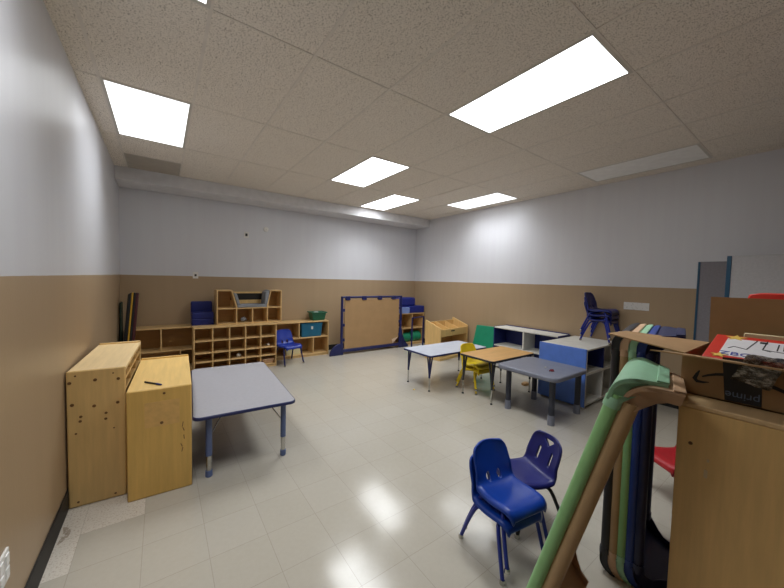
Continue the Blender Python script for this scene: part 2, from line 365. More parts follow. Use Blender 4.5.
MB().tube([(-.28, 0, .022), (.1, 0, .022)], .02, 10).build('barrel', 'mat_black', t); MB().tube([(.1, 0, .022), (.25, 0, .022)], [.024, .018], 10).build('cap', 'chair_navy', t)

# low shelves along the back wall
unit('low_shelf', 'low wooden shelf at the left end of the back wall, partly behind the cubby unit', 'shelf', (-1.34, 19.72, 0), 0, 4.16, 1.15, 2.40, [1.2], [(1.30, 1.2, 2.34), (2.11, .2, 1.2)])
unit('low_shelf', 'low wooden shelf right of the cubby unit, with a teal bin inside', 'shelf', (5.05, 19.74, 0), 0, 4.03, 1.13, 2.29, [1.24], [(2.02, 1.24, 2.22), (2.97, .2, 1.24)])
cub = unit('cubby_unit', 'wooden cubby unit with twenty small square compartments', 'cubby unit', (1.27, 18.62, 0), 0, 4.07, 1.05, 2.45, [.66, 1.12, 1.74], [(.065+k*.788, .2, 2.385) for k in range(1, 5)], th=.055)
# reading nook bench standing on the cubby unit
t = thing('reading_nook', 'wooden reading nook with grey cushions standing on top of the cubby unit', 'bench', (2.38, 19.28, 2.452))
W, H, D = 3.43, 1.88, .95; th = .06; zs = .87
for x in (0, W-th): B((x, 0, 0), (x+th, D, H)).build('side_panel', 'wood_unit', t, bevel=.01)
B((th, 0, 0), (W-th, D, th)).build('bottom_panel', 'wood_unit', t)
B((th, 0, zs-th/2), (W-th, D, zs+th/2)).build('seat_board', 'wood_unit', t)
for x in (.98, 1.81, 2.62): B((x-th/2, .02, th), (x+th/2, D-.03, zs-th/2)).build('divider', 'wood_unit', t)
B((th, 0, H-th), (.74, D, H)).build('tower_top', 'wood_unit', t); B((W-.62, 0, H-th), (W-th, D, H)).build('tower_top', 'wood_unit', t)
MB().py([(.70, H-.0), (.76, H-.0), (1.03, zs+.03), (.96, zs+.03)], 0, D).build('slanted_side', 'wood_unit', t)
MB().py([(W-.66, H-.0), (W-.60, H-.0), (W-.79, zs+.03), (W-.86, zs+.03)], 0, D).build('slanted_side', 'wood_unit', t)
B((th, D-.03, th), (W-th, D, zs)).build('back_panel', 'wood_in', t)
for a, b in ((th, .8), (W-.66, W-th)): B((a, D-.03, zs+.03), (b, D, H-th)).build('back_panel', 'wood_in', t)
bk = MB(); bk.box((.8, D-.05, zs+.03), (W-.66, D, 1.28)); bk.box((.8, D-.05, 1.66), (W-.66, D, 1.76)); bk.build('backrest_board', 'wood_light', t)
B((.8, D-.02, 1.28), (W-.66, D-.005, 1.66)).build('backrest_slot_shade', 'slot_shade', t)  # dark sheet painted as the shade inside the backrest opening
B((1.0, -.02, zs+.03), (2.6, D-.06, zs+.2)).build('seat_cushion', 'cushion_grey', t, bevel=.05, seg=3)
MB().py([(.80, H-.12), (.98, H-.2), (1.17, zs+.2), (1.02, zs+.2)], -.02, D-.1).build('side_cushion', 'cushion_grey', t, bevel=.03)
MB().py([(W-.70, H+.02), (W-.92, H-.12), (W-.98, zs+.2), (W-.82, zs+.2)], -.02, D-.1).build('side_cushion', 'cushion_grey', t, bevel=.03)
# foam chair on the left shelf
def foam_chair(label, loc, rotz, W, D, hs, hb, mt):
    t = thing('foam_chair', label, 'foam chair', loc, rotz)
    B((0, 0, 0), (W, D, hs*.52)).build('seat_base', mt, t, bevel=.04, seg=3)
    B((0, 0, hs*.52), (W, D*.62, hs)).build('seat_cushion', mt, t, bevel=.05, seg=3)
    B((0, D*.62, hs*.52), (W, D, hb)).build('backrest', mt, t, bevel=.07, seg=4)
    return t
foam_chair('dark blue foam block chair standing on the left low shelf', (1.28, 19.74, 2.40), 0, 1.02, 1.0, .72, 1.27, 'foam_blue_dark')
# contents of the right shelf and the cubbies
def tub(name, label, cat, loc, W, D, H, tp, mt, lip=.05, wall=.03, rotz=0):
    t = thing(name, label, cat, loc, rotz); mb = MB()
    def ring(k, i): a, b = W/2-tp*(1-k)-i, D/2-tp*(1-k)-i; return [(-a, -b, k*H), (a, -b, k*H), (a, b, k*H), (-a, b, k*H)]
    o0, o1 = ring(0, 0), ring(1, 0); i1 = ring(1, wall); i0 = [(x, y, .03) for x, y, z in ring(0, wall)]
    vs = o0+o1+i1+i0; fs = [(3, 2, 1, 0)]
    for a in (0, 4, 8):
        for k in range(4): fs.append((a+k, a+(k+1) % 4, a+4+(k+1) % 4, a+4+k))
    fs.append((12, 13, 14, 15)); mb.add(vs, fs); mb.build('body', mt, t, bevel=.02)
    r = MB(); a, b = W/2, D/2
    for p, q in (((-a-lip, -b-lip), (a+lip, -b)), ((-a-lip, b), (a+lip, b+lip)), ((-a-lip, -b), (-a, b)), ((a, -b), (a+lip, b))): r.box((p[0], p[1], H-.08), (q[0], q[1], H))
    r.build('rim', mt, t, bevel=.015); return t
b_ = tub('storage_bin', 'teal fabric bin with a white tag inside the right low shelf', 'bin', (7.92, 20.25, 1.275), 1.42, .95, .88, .06, 'teal', lip=.01)
B((-.06, -.5, .5), (.06, -.465, .68)).build('white_tag', 'clutter', b_)
b_ = tub('basket', 'green plastic basket on top of the right low shelf', 'basket', (8.5, 20.35, 2.292), 1.0, .75, .56, .09, 'basket_green')
for a, b in ((-.2, .05), (.1, .0), (.28, .1)): pass
t = tag(MB().ball((0, 0, 0), .26, 14, .5).build('paper_bundle', 'clutter', smooth=True, loc=(8.42, 20.33, 2.72)), 'white paper bundle lying in the green basket', 'paper')
b_ = tub('storage_bin', 'clear whitish bin in the lower part of the right low shelf', 'bin', (6.75, 20.2, .185), 1.0, .7, .55, .06, 'cream', lip=.02)
def crumple(name, label, cat, loc, r, mt):
    mb = MB().ball((0, 0, 0), r, 10, .8)
    for p in mb.v: p += Vector((random.uniform(-1, 1), random.uniform(-1, 1), random.uniform(-1, 1)))*r*.18
    return tag(mb.build(name, mt, loc=(loc[0], loc[1], loc[2]+r*.88), weld=False), label, cat)
crumple('crumpled_bag', 'crumpled white bag in the third row of the cubby unit', 'bag', (3.4, 18.95, .69), .13, 'clutter')
crumple('crumpled_bag', 'small white scrap in the second row, right column of the cubby unit', 'bag', (4.95, 18.95, 1.15), .08, 'clutter')
crumple('crumpled_bag', 'clear crumpled bag in a lower cubby of the reading nook', 'bag', (3.78, 19.7, 2.515), .16, 'cushion_grey')
tub('storage_bin', 'tan tray in the bottom right cubby of the cubby unit', 'bin', (4.93, 19.1, .18), .62, .6, .25, .04, 'cot_tan', lip=.01)

# folded mats in the back left corner
t = thing('folded_gym_mat', 'black and yellow folded gym mat leaning in the back left corner', 'gym mat', (-1.42, 19.25, 0))
lean = .22
for k, (mt, a, b) in enumerate((('mat_black', 0, .14), ('mat_yellow', .14, .21), ('mat_black', .21, .3), ('mat_maroon', .3, .4))):
    MB().py([(a-.2, .0), (b-.2, 0), (b+lean-.08, 4.22-.04*(k > 1)), (a+lean-.08, 4.22-(.0 if k else .08))], 0, .42).build('panel', mt, t, bevel=.025)
tag(B((0, 0, 0), (.07, .75, 3.7)).build('green_mat', 'mat_green', bevel=.03, loc=(X0+.035, 20.1, 0)), 'very dark green mat standing flat in the back left corner', 'mat')

# panel screen with kraft paper
t = thing('room_divider', 'navy framed room divider covered with brown kraft paper', 'room divider', (9.72, 19.12, 0))
W = 4.93
for x in (0, W): MB().tube([(x, 0, .0), (x, 0, 3.92)], .085, 14).build('post', 'navy_metal', t, smooth=False)
MB().tube([(0, 0, 3.86), (W, 0, 3.86)], .07, 12).build('top_rail', 'navy_metal', t)
B((.05, -.07, .16), (W-.05, .07, .36)).build('bottom_rail', 'navy_metal', t, bevel=.02)
pp = [(.2, .38), (4.2, .38), (W-.2, .85), (W-.2, 3.7), (.2, 3.7)]
MB().py(pp, -.03, .03).build('kraft_panel', 'kraft', t)
MB().add([(4.2, -.035, .38), (W-.2, -.035, .85), (4.1, -.06, .7), (4.2, -.03, .40), (W-.2, -.03, .84), (4.12, -.04, .7)], [(0, 1, 2), (5, 4, 3), (0, 3, 4, 1), (1, 4, 5, 2), (2, 5, 3, 0)]).build('curled_corner', 'kraft_pale', t)
for x in (.42, 1.7, 3.0, 4.22): B((x-.17, -.08, 3.66), (x+.17, .08, 3.94)).build('clip', 'navy_metal', t, bevel=.02)
for z in (1.0, 2.0, 3.0):
    for x in (.12, W-.12): B((x-.1, -.05, z-.1), (x+.1, .05, z+.1)).build('clip', 'navy_metal', t, bevel=.02)
arc = [(0, 0)]+[(-.85*math.cos(a), .78*math.sin(a)) for a in [i*PI/2/9 for i in range(10)]]
arc = [(-.85*math.cos(i*PI/2/9), .78*math.sin(i*PI/2/9)) for i in range(10)]
MB().py(arc+[(.12, .78), (.12, 0)], -.06, .06).build('foot', 'navy_metal', t, bevel=.02)
MB().py([(W-.15, 0), (W+.75, 0), (W+.72, .16), (W+.45, .42), (W+.2, .95), (W+.08, 1.5), (W-.12, 1.5)], -.06, .06).build('foot', 'navy_metal', t, bevel=.02)

# corner shelf with foam seat
unit('corner_shelf', 'wooden shelf in the far corner behind the room divider', 'shelf', (13.2, 19.5, 0), 0, 4.15, 1.2, 2.5, [1.3], [(2.95, 1.3, 2.43), (2.0, .2, 1.3)])
t = thing('foam_chair', 'blue foam lounge seat on the shelf in the far corner', 'foam chair', (14.95, 19.52, 2.502))
B((.9, 0, 0), (2.4, 1.0, .55)).build('seat_base', 'foam_blue', t, bevel=.06, seg=3)
B((0, .35, 0), (.9, 1.0, .55)).build('seat_base', 'foam_blue', t, bevel=.03)
B((.0, .3, .55), (1.72, 1.0, 1.22)).build('backrest', 'foam_blue', t, bevel=.12, seg=4)
tag(B((0, 0, 0), (.82, .33, .46)).build('pale_blue_block', 'foam_pale', bevel=.03, loc=(15.0, 19.5, 2.502)), 'pale blue foam block in front of the foam seat in the far corner', 'foam block')
for k, (x, z, r, l) in enumerate(((15.72, .47, .36, 'round green cushion lying low in the far corner shelf'), (16.74, .5, .4, 'green cushion at the right end of the far corner shelf'))):
    q = MB(); q.tube([(-.42, 0, 0), (-.36, 0, 0), (.36, 0, 0), (.42, 0, 0)], [r*.8, r, r, r*.8], 18)
    tag(q.build('green_cushion', 'foam_green', loc=(x, 19.95, .187+r), smooth=False, bevel=.02), l, 'cushion')
t = thing('metal_stand', 'navy two post metal stand in front of the corner shelf', 'stand', (14.9, 18.05, 0), math.radians(17))
for x in (0, 1.55):
    MB().tube([(x, 0, .06), (x, 0, 2.35)], .06, 10).build('post', 'navy_metal', t)
    B((x-.22, -.3, 0), (x+.22, .3, .07)).build('foot', 'clutter', t, bevel=.02)
MB().tube([(0, 0, 2.33), (1.55, 0, 2.33)], .05, 10).build('cross_bar', 'navy_metal', t)

# wooden browser box by the right wall
t = thing('book_browser', 'pale wooden book browser box with slanted sides near the far corner', 'book browser', (14.3, 14.45, 0), math.radians(8))
W, D = 3.05, 1.3
for x in (0, W-.07): MB().px([(0, 0), (D, 0), (D, 2.5), (D-.06, 2.52), (0, 2.08), (-.0, 2.05)], x, x+.07).build('side_panel', 'wood_light', t, bevel=.015)
B((.07, .05, 1.52), (W-.07, .11, 1.98)).build('front_panel', 'wood_light', t, bevel=.01)
B((.07, D-.08, 1.5), (W-.07, D-.02, 2.35)).build('back_panel', 'wood_light', t)
B((.07, .11, 1.5), (W-.07, D-.08, 1.56)).build('bin_floor', 'wood_light', t)
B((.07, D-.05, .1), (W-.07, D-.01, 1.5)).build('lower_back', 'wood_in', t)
B((.07, .0, .0), (W-.07, D-.05, .16)).build('base_board', 'wood_light', t, bevel=.01)
for x in (1.02, 2.03): MB().px([(.11, 1.56), (D-.08, 1.56), (D-.08, 2.35), (.11, 1.98)], x-.025, x+.025).build('divider', 'wood_light', t)
B((1.15, .04, 1.8), (1.55, .052, 1.87)).build('hand_slot_shade', 'slot_shade', t)  # shade of the hand hole, as a dark strip on the panel
# green panel leaning on the right wall
t = tag(quad_slab([(16.95, 14.2, 0), (16.95, 12.3, 0), (17.3, 12.3, 2.26), (17.3, 14.0, 2.2)], .14).build('green_mat', 'foam_green', bevel=.03), 'bright green mat leaning on the right wall beside the white topped shelf', 'mat')

# white topped shelf along the right wall (opens towards -x)
t = thing('white_shelf', 'long white shelf with navy back standing along the right wall', 'shelf', (16.22, 11.95, 0), -PI/2)
W, D, H = 3.92, 1.2, 2.46
for x in (0, W-.07): B((x, 0.02, 0), (x+.07, D, H)).build('side_panel', 'unit_navy', t, bevel=.015)
B((.07, 0, H-.08), (W-.07, D-.05, H-.01)).build('top_panel', 'unit_white', t, bevel=.015)
B((.07, D-.05, .1), (W-.07, D, H+.03)).build('back_panel', 'unit_navy', t)
B((.07, .02, 1.32), (W-.07, D-.05, 1.39)).build('shelf', 'unit_white', t); B((.07, .02, .1), (W-.07, D-.05, .17)).build('bottom_panel', 'unit_white', t)
for x in (1.95,): B((x-.04, .02, 1.39), (x+.04, D-.05, H-.08)).build('divider', 'unit_white', t)
B((1.9, .02, .17), (1.98, D-.05, 1.32)).build('divider', 'unit_white', t)
# blue backed shelf in front of it
t = thing('blue_shelf', 'white topped shelf with bright blue end panel, behind the grey plastic table', 'shelf', (14.0, 5.8, 0))
W, D, H = 3.4, 2.0, 2.46
B((0, .0, .05), (.06, D, H)).build('blue_end_panel', 'unit_blue', t, bevel=.02)
B((.06, 0, 0), (.12, .1, H-.02)).build('corner_trim', 'unit_white', t)
B((.06, .0, H-.09), (W, D, H-.02)).build('top_panel', 'unit_white', t, bevel=.012)
B((W-.07, 0, 0), (W, D, H-.09)).build('side_panel', 'unit_white', t)
B((.06, D-.05, .1), (W-.07, D, 1.45)).build('lower_back', 'unit_white', t); B((.06, D-.05, 1.45), (W-.07, D, H-.09)).build('upper_back', 'unit_navy', t)
B((.06, .02, 1.35), (W-.07, D-.05, 1.45)).build('shelf', 'unit_white', t); B((.06, .02, .08), (W-.07, D-.05, .16)).build('bottom_panel', 'unit_white', t)
B((1.75, .03, .16), (1.82, D-.05, 1.35)).build('divider', 'unit_white', t); B((1.75, .03, 1.45), (1.82, D-.05, H-.09)).build('divider', 'unit_navy', t)
B((.06, .12, 1.45), (.10, D-.05, H-.09)).build('inner_lining', 'unit_navy', t)

# ------------------------------------------------------------------ tables
def table(label, corners_loc, rotz, W, L, H, mtop, medge, legs, th=.09, r=.18, style='tube', mleg='leg_slate', name='activity_table'):
    """x 0..W, y 0..L local, legs = list of (x,y)"""
    t = thing(name, label, 'table', corners_loc, rotz)
    MB().pz(rrect(0, 0, W, L, r), H-th, H-.004).build('edge_band', medge, t, bevel=.02)
    MB().pz(rrect(.025, .025, W-.025, L-.025, r-.02), H-.004, H).build('tabletop', mtop, t)
    for (x, y) in legs:
        dx = 1 if x < W/2 else -1; dy = 1 if y < L/2 else -1
        if style == 'tube':
            l = MB().tube([(x, y, .55), (x, y, H-th)], .075, 14).build('leg', mleg, t)
            MB().tube([(x, y, .14), (x, y, .56)], .062, 14).build('chrome_insert', 'chrome', l)
            MB().tube([(x, y, 0), (x, y, .02), (x, y, .16)], [.07, .085, .08], 14).build('foot', mleg, l)
            MB().tube([(x+dx*.04, y+dy*.04, H-.62), (x+dx*.42, y+dy*.42, H-th)], .018, 8).build('brace', 'chrome', l)
        else:
            q = MB()
            for a, b in ((0, 0), (.16*dx, 0), (0, .16*dy)): q.tube([(x, y, .62), (x+a, y+b, H-th)], .034 if (a or b) else .045, 10)
            l = q.build('leg', mleg, t)
            MB().tube([(x, y, .06), (x, y, .66)], .034, 10).build('chrome_insert', 'chrome', l)
            MB().tube([(x, y, 0), (x, y, .03), (x, y, .07)], [.05, .055, .03], 10).build('foot', 'leg_black', l)
    return t
table('large grey topped table with navy edge beside the golden cabinet', (.57, 8.86, 0), math.radians(-3.4), 2.5, 4.8, 1.66, 'laminate_grey', 'navy_edge', [(.36, .27), (2.22, .36), (.36, 4.5), (2.2, 4.5)], style='tube', mleg='leg_slate')
table('white topped low table with navy edge near the room divider', (9.83, 10.55, 0), 0, 4.05, 2.05, 1.7, 'laminate_white', 'navy_edge', [(.16, .2), (.2, 1.8), (3.88, .2), (3.88, 1.8)], style='spider', mleg='navy_metal', r=.14)
table('low table with oak coloured top and black legs between white and grey tables', (10.98, 8.05, 0), 0, 3.14, 1.84, 1.855, 'oak_top', 'black_edge', [(.16, .13), (.18, 1.7), (2.98, .13), (2.98, 1.7)], style='spider', mleg='leg_black', r=.16)
t = thing('plastic_table', 'moulded grey plastic table with thick round legs before the blue shelf', 'table', (11.02, 5.47, 0))
MB().pz(rrect(0, 0, 2.52, 2.5, .3, 8), 1.64, 1.81).build('tabletop', 'plastic_grey', t, bevel=.05, seg=4)
for x, y in ((.38, .32), (.38, 2.1), (2.3, .3), (2.3, 2.1)):
    l = MB().tube([(x, y, .35), (x, y, 1.63)], .105, 16).build('leg', 'leg_charcoal', t)
    MB().tube([(x, y, 0), (x, y, .36)], [.12, .12], 16).build('grey_foot', 'plastic_grey', l)
q = MB()
for k in range(7):
    a = random.uniform(0, PI); x, y = random.uniform(-.13, .13), random.uniform(-.09, .09)
    q.tube([(x-.06*math.cos(a), y-.06*math.sin(a), .018), (x+.06*math.cos(a), y+.06*math.sin(a), .018)], .016, 8)
p = on_z(552.7, 371, 1.81); tag(q.build('toy_pile', 'toy_red', loc=(p.x, p.y, 1.81)), 'small dark red toy clump on the grey plastic table', 'toy')
p = on_z(545.3, 367.5, 1.81); tag(B((-.05, -.02, 0), (.05, .02, .02)).build('paper_scrap', 'clutter', loc=(p.x, p.y, 1.81)), 'tiny white paper scrap on the grey plastic table', 'paper')
p = on_z(525, 385); tag(MB().pz([(-.2, -.12), (.12, -.14), (.24, .02), (.1, .14), (-.18, .1)], 0, .13).build('wooden_block', 'raw_block', bevel=.03, loc=(p.x, p.y, 0)), 'tan wooden block on the floor behind the grey plastic table', 'block')
p = on_z(414, 390); tag(MB().ball((0, 0, .03), .05, 8, .5).build('yellow_crumb', 'star_yellow', loc=(p.x, p.y, 0)), 'tiny yellow scrap on the floor under the white table', 'scrap')

# ------------------------------------------------------------------ chairs
def lerp(t, xs):
    for (a, *va), (b, *vb) in zip(xs, xs[1:]):
        if t <= b:
            k = (t-a)/(b-a); k = k*k*(3-2*k) if False else k
            return [p+(q-p)*k for p, q in zip(va, vb)]
    return list(xs[-1][1:])
def smooth_curve(pts, n):
    P = [Vector(p) for p in pts]; out = []
    for i in range(n+1):
        f = i/n*(len(P)-1); k = min(int(f), len(P)-2); u = f-k
        p0, p1, p2, p3 = P[max(k-1, 0)], P[k], P[k+1], P[min(k+2, len(P)-1)]
        out.append(.5*((2*p1)+(p2-p0)*u+(2*p0-5*p1+4*p2-p3)*u*u+(3*p1-p0-3*p2+p3)*u**3))
    return out
def shell(s):
    # (y, z, half width) from the front lip to the top of the back
    prof = [(-.485, .81, .40), (-.48, .865, .43), (-.42, .905, .465), (-.27, .908, .49), (-.05, .885, .50), (.16, .885, .495), (.31, .92, .485), (.40, 1.02, .475), (.47, 1.17, .465), (.54, 1.34, .455), (.60, 1.5, .435), (.635, 1.6, .39), (.65, 1.655, .31)]
    cur = smooth_curve([(a, b, c) for a, b, c in prof], 40); nu = 20
    mb = MB(); vs = []
    for i, c in enumerate(cur):
        back = min(1, max(0, (c.y-.9)/.3))
        for j in range(nu+1):
            k = -1+2*j/nu; y, z = c.x, c.y
            z += (1-back)*(.05*k*k*(1 if i > 8 else i/8)) - (1-back)*(.06 if abs(k) > .96 else 0)
            y -= back*.10*k*k
            vs.append(Vector((k*c.z, y, z)))
    n = nu+1
    mb.add([p*s for p in vs], [(i*n+j, i*n+j+1, (i+1)*n+j+1, (i+1)*n+j) for i in range(len(cur)-1) for j in range(nu)]); return mb
def cut(o, mb, parent):
    """cut the holes for good: evaluate a boolean and keep the mesh"""
    c = mb.build('cutter', 'mat_black', parent); q = o.modifiers.new('holes', 'BOOLEAN'); q.object = c; q.operation = 'DIFFERENCE'; q.solver = 'EXACT'
    dg = bpy.context.evaluated_depsgraph_get(); dg.update()
    me = bpy.data.meshes.new_from_object(o.evaluated_get(dg)); o.modifiers.clear(); old = o.data; me.name = 'seat_shell'; o.data = me
    bpy.data.meshes.remove(old); bpy.data.objects.remove(c)
def oval(cx, cz, rx, rz, n=20, p=1.0):
    return [(cx+rx*math.cos(2*PI*i/n), cz+rz*math.sin(2*PI*i/n)) for i in range(n)]
EARS = [oval(-.14, 1.06, .05, .08), oval(.14, 1.06, .05, .08)]
EARS_LOW = [oval(-.06, 1.17, .085, .12), oval(.24, 1.17, .085, .12)]
SLOTS = [rrect(-.215, 1.1, -.145, 1.37, .034), rrect(.145, 1.1, .215, 1.37, .034), [(-.13, 1.55), (-.1, 1.52), (-.01, 1.44), (.01, 1.44), (.1, 1.52), (.13, 1.55), (.11, 1.57), (-.11, 1.57)]]
def chair(label, loc, rotz, s, mshell, mleg, holes, group=None):
    t = thing('child_chair', label, 'chair', loc, rotz, group)
    o = shell(s).build('seat_shell', mshell, t, smooth=True, solid=.045*s)
    hm = MB()
    for h in holes: hm.py([(a*s, b*s) for a, b in h], .15*s, .9*s)
    cut(o, hm, t)
    for sx in (-1, 1):
        for sy in (-1, 1):
            if sy < 0: pts = [(.2, -.2, .83), (.38, -.27, .835), (.455, -.33, .79), (.485, -.39, .6), (.51, -.47, .3), (.53, -.54, .05)]
            else: pts = [(.2, .08, .83), (.36, .16, .835), (.44, .24, .8), (.475, .34, .6), (.51, .46, .3), (.535, .55, .05)]
            c = smooth_curve([(x*sx*s, y*s, z*s) for x, y, z in pts], 20)
            l = MB().tube(c, .036*s, 10).build('leg', mleg, t, smooth=True)
            f = c[-1]; MB().tube([f+Vector((0, 0, .03*s)), f, (f.x, f.y, .0)], [.04*s, .05*s, .05*s], 10).build('glide', 'chrome', l)
    B((-.3*s, -.2*s, .815*s), (.3*s, -.14*s, .845*s)).build('seat_bar', mleg, t)
    return t
A0 = math.radians(-9)
chair('bright blue plastic chair on the floor, lower one of the nearest stack', (5.27, 3.51, 0), A0, 1.0, 'chair_blue', 'leg_blue', EARS_LOW, 'nearest stacked blue chairs')
chair('bright blue plastic chair, upper one of the nearest stack, seat empty', (5.33, 3.47, .2), A0, 1.0, 'chair_blue', 'leg_blue', EARS, 'nearest stacked blue chairs')
chair('dark indigo chair with slotted back, standing beside the nearest blue stack', (6.48, 3.79, 0), math.radians(-112), 1.03, 'chair_indigo', 'mat_black', SLOTS)
chair('small blue chair standing in front of the right low shelf', (6.1, 18.84, 0), math.radians(14), 1.17, 'chair_blue_far', 'navy_metal', EARS)
a = chair('navy chair at the bottom of the stack on the blue shelf', (16.8, 6.42, 2.445), math.radians(2), 1.11, 'chair_navy', 'leg_blue', EARS, 'navy chairs stacked on the blue shelf')
dup(a, (16.8, 6.42, 2.665), math.radians(2), 'navy chair in the middle of the stack on the blue shelf')
dup(a, (16.8, 6.42, 2.885), math.radians(2), 'topmost navy chair of the stack on the blue shelf')
a = chair('yellow chair, lower one of two stacked under the oak table', (12.1, 9.82, 0), math.radians(-3), 1.13, 'yellow', 'yellow', EARS, 'stacked yellow chairs')
dup(a, (12.1, 9.83, .2), math.radians(-3), 'yellow chair, upper one, backrest rising between white and oak tables')
chair('red plastic chair glimpsed between the cot stack and plywood cabinet', (10.08, 1.98, 0), math.radians(-126), 1.05, 'red_plastic', 'mat_black', EARS)

# ------------------------------------------------------------------ cots
def arcs(g, L, r=.24, t=.05):
    out = [(.075, L-.34)]; inn = [(.075-t, L-.34)]
    for i in range(11):
        a = i*PI/2/10; out.append((.075-r+r*math.cos(a), L-r+r*math.sin(a))); inn.append((.075-r+(r-t)*math.cos(a), L-r+(r-t)*math.sin(a)))
    if g > r: out.append((-g, L)); inn.append((-g, L-t))
    return out, inn
def cot(label, loc, rot, W, L, g, mp, mr, ms, cheek=True, group=None, inset=0, rr=.075):
    t = thing('stacking_cot', label, 'cot', loc, 0, group)
    t.rotation_mode = 'XYZ'; t.rotation_euler = rot
    x0, x1 = inset, W-inset
    for flip in (0, 1):
        o, i = arcs(g, L); F = (lambda p: (p[0], L-p[1])) if flip else (lambda p: p)
        q = MB(); q.px([F(p) for p in o+i[::-1]], x0, x1)
        if cheek:
            ch = o+[(-g, L-.15), (-g*.72, L-.15), (-g*.5, L-.18), (-.12, L-.26), (-.06, L-.34)]
            for a in (x0, x1-.05): q.px([F(p) for p in ch], a, a+.05)
            zz = sorted((F((0, L-.0))[1], F((0, L+.02))[1])); q.box((x0, -g, zz[0]), (x1, -g+.12, zz[1]))
        else:
            for a in (x0, x1-.05): q.px([F(p) for p in o+[(min(-.075, -g), L-.2), (-.06, L-.34)]], a, a+.05)
        if g > .2:                       # the leg narrows towards its tip
            for p in q.v:
                u = min(1, max(0, (-p.y-.06)/(g-.06))); p.x = W/2+(p.x-W/2)*(1-.42*u*u*(3-2*u))
        q.build('end_cap', mp, t, bevel=.012)
    for x in (x0+.08, x1-.08):
        r = MB().tube([(x, 0, .26), (x, 0, L-.26)], rr, 16).build('rail', mr, t, smooth=False)
        MB().tube([(x, 0, L-.42), (x, 0, L-.3)], .09, 14).build('sleeve', mp, r); MB().tube([(x, 0, .3), (x, 0, .42)], .09, 14).build('sleeve', mp, r)
    B((x0+.08, -.012, .22), (x1-.08, .012, L-.22)).build('sheet', ms, t)
    return t
# leaning pair: rest on the floor and against the plywood cabinet
def Rm(a, b, c): return Matrix.Rotation(a, 3, 'Z') @ Matrix.Rotation(b, 3, 'X') @ Matrix.Rotation(c, 3, 'Y')
R_ = Rm(.225, .268, .042); LC = 4.091
top = Vector((4.114, 1.395, 4.038)); LC = 4.13; base = top+R_ @ Vector((0, -.07, .05-LC))
e = R_.to_euler('XYZ')
def lowest(b, L, g): return min((b+R_ @ Vector((x, y, 0))).z for x in (0, 1.82) for y in (.08, -g))
base.z -= lowest(base, LC, .3)-.01
cot('green cot of the leaning pair, outer one with pale green rail', base, e, 1.82, LC, .40, 'cot_green', 'cot_green_rail', 'mesh_dark', group='leaning cots')
cot('tan cot of the leaning pair, tucked under the green one', base+R_ @ Vector((0, -.14, .50)), e, 1.82, LC-.54, .42, 'cot_tan', 'cot_tan_rail', 'mesh_tan', group='leaning cots', inset=.055, rr=.098)
# upright stack
LS = 4.33; SA = math.radians(12)
for k, (mp, mr, ms, l) in enumerate((('cot_black', 'cot_black', 'mesh_dark', 'black cot at the left end of the upright cot stack'), ('cot_tan', 'cot_tan_rail', 'mesh_tan', 'tan cot in the upright stack, next to the black one'),
        ('cot_green', 'cot_green_rail', 'mesh_dark', 'green cot in the upright stack, between tan and blue cots'), ('cot_blue', 'cot_blue', 'mesh_navy', 'blue cot in the upright stack, beside the green one'),
        ('cot_navy', 'cot_navy', 'mesh_navy', 'dark navy cot closing the right end of the upright stack'))):
    last = k == 4
    cot(l, (6.36+.115*k*math.sin(SA), 2.17-.115*k*math.cos(SA), 0), (0, 0, SA), 1.85, LS-.004*k, .42 if last else .04, mp, mr, ms, cheek=last, group='upright cot stack')

# ------------------------------------------------------------------ plywood cabinet, cardboard box and partitions
HC, XF, YC = 3.75, 5.075, 1.045
t = thing('plywood_cabinet', 'tall plywood cabinet in the right foreground carrying the cardboard box', 'cabinet', (XF, YC, 0), -PI/2)
W, D = 2.9, 1.9
B((0, 0, 0), (W, .06, HC-.06)).build('front_panel', 'ply', t, bevel=.01)
B((0, D-.05, 0), (W, D, HC-.06)).build('back_panel', 'ply', t)
for x in (0, W-.06): B((x, .06, 0), (x+.06, D-.05, HC-.06)).build('side_panel', 'ply', t)
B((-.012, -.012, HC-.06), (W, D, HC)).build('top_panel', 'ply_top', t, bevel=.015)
p = on_x(690.5, 443, XF); MB().tube([(YC-p.y, -.006, p.z), (YC-p.y, 0, p.z)], .02, 10).build('screw_cap', 'brown_cap', t)
for (u, v_, a, b) in ((705.5, 474, .016, .05), (708, 461, .01, .02)):
    p = on_x(u, v_, XF); MB().py(rrect(YC-p.y-a, p.z-b, YC-p.y+a, p.z+b, a*.9), -.002, 0).build('glue_spot', 'glue', t)
# cardboard box: x 5.5..7.05, y YB..YB-2.2
XB0, XB1, YB, YE, ZB, ZT = 5.5, 7.0, 1.13, -1.3, HC, 4.24
t = thing('cardboard_box', 'open brown cardboard shipping box on the plywood cabinet', 'box', (XB0, YB, ZB))
def L_(p): return Vector(p)-Vector((XB0, YB, ZB))
th = .018
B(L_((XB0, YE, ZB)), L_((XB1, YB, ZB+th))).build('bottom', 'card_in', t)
B(L_((XB0, YE, ZB)), L_((XB0+th, YB, ZT))).build('front_panel', 'card', t)
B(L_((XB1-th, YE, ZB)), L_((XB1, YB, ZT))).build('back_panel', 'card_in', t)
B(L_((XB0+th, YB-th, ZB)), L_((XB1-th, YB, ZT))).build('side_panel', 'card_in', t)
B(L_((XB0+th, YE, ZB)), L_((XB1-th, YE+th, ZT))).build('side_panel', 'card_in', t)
fa, fb = on_z(608, 334, 4.34), on_z(626, 331.7, 4.34)
quad_slab([L_((XB0+.06, YB-.01, ZT)), L_((XB1, YB-.01, ZT)), L_(fb), L_(fa)], .016).build('side_flap', 'card', t)
f0 = on_x(650, 350.5, 5.02)
quad_slab([L_((XB0, YB-.0, ZT)), L_((5.02, f0.y, f0.z)), L_((5.02, YE, f0.z)), L_((XB0, YE, ZT))], .016).build('front_flap', 'card', t)
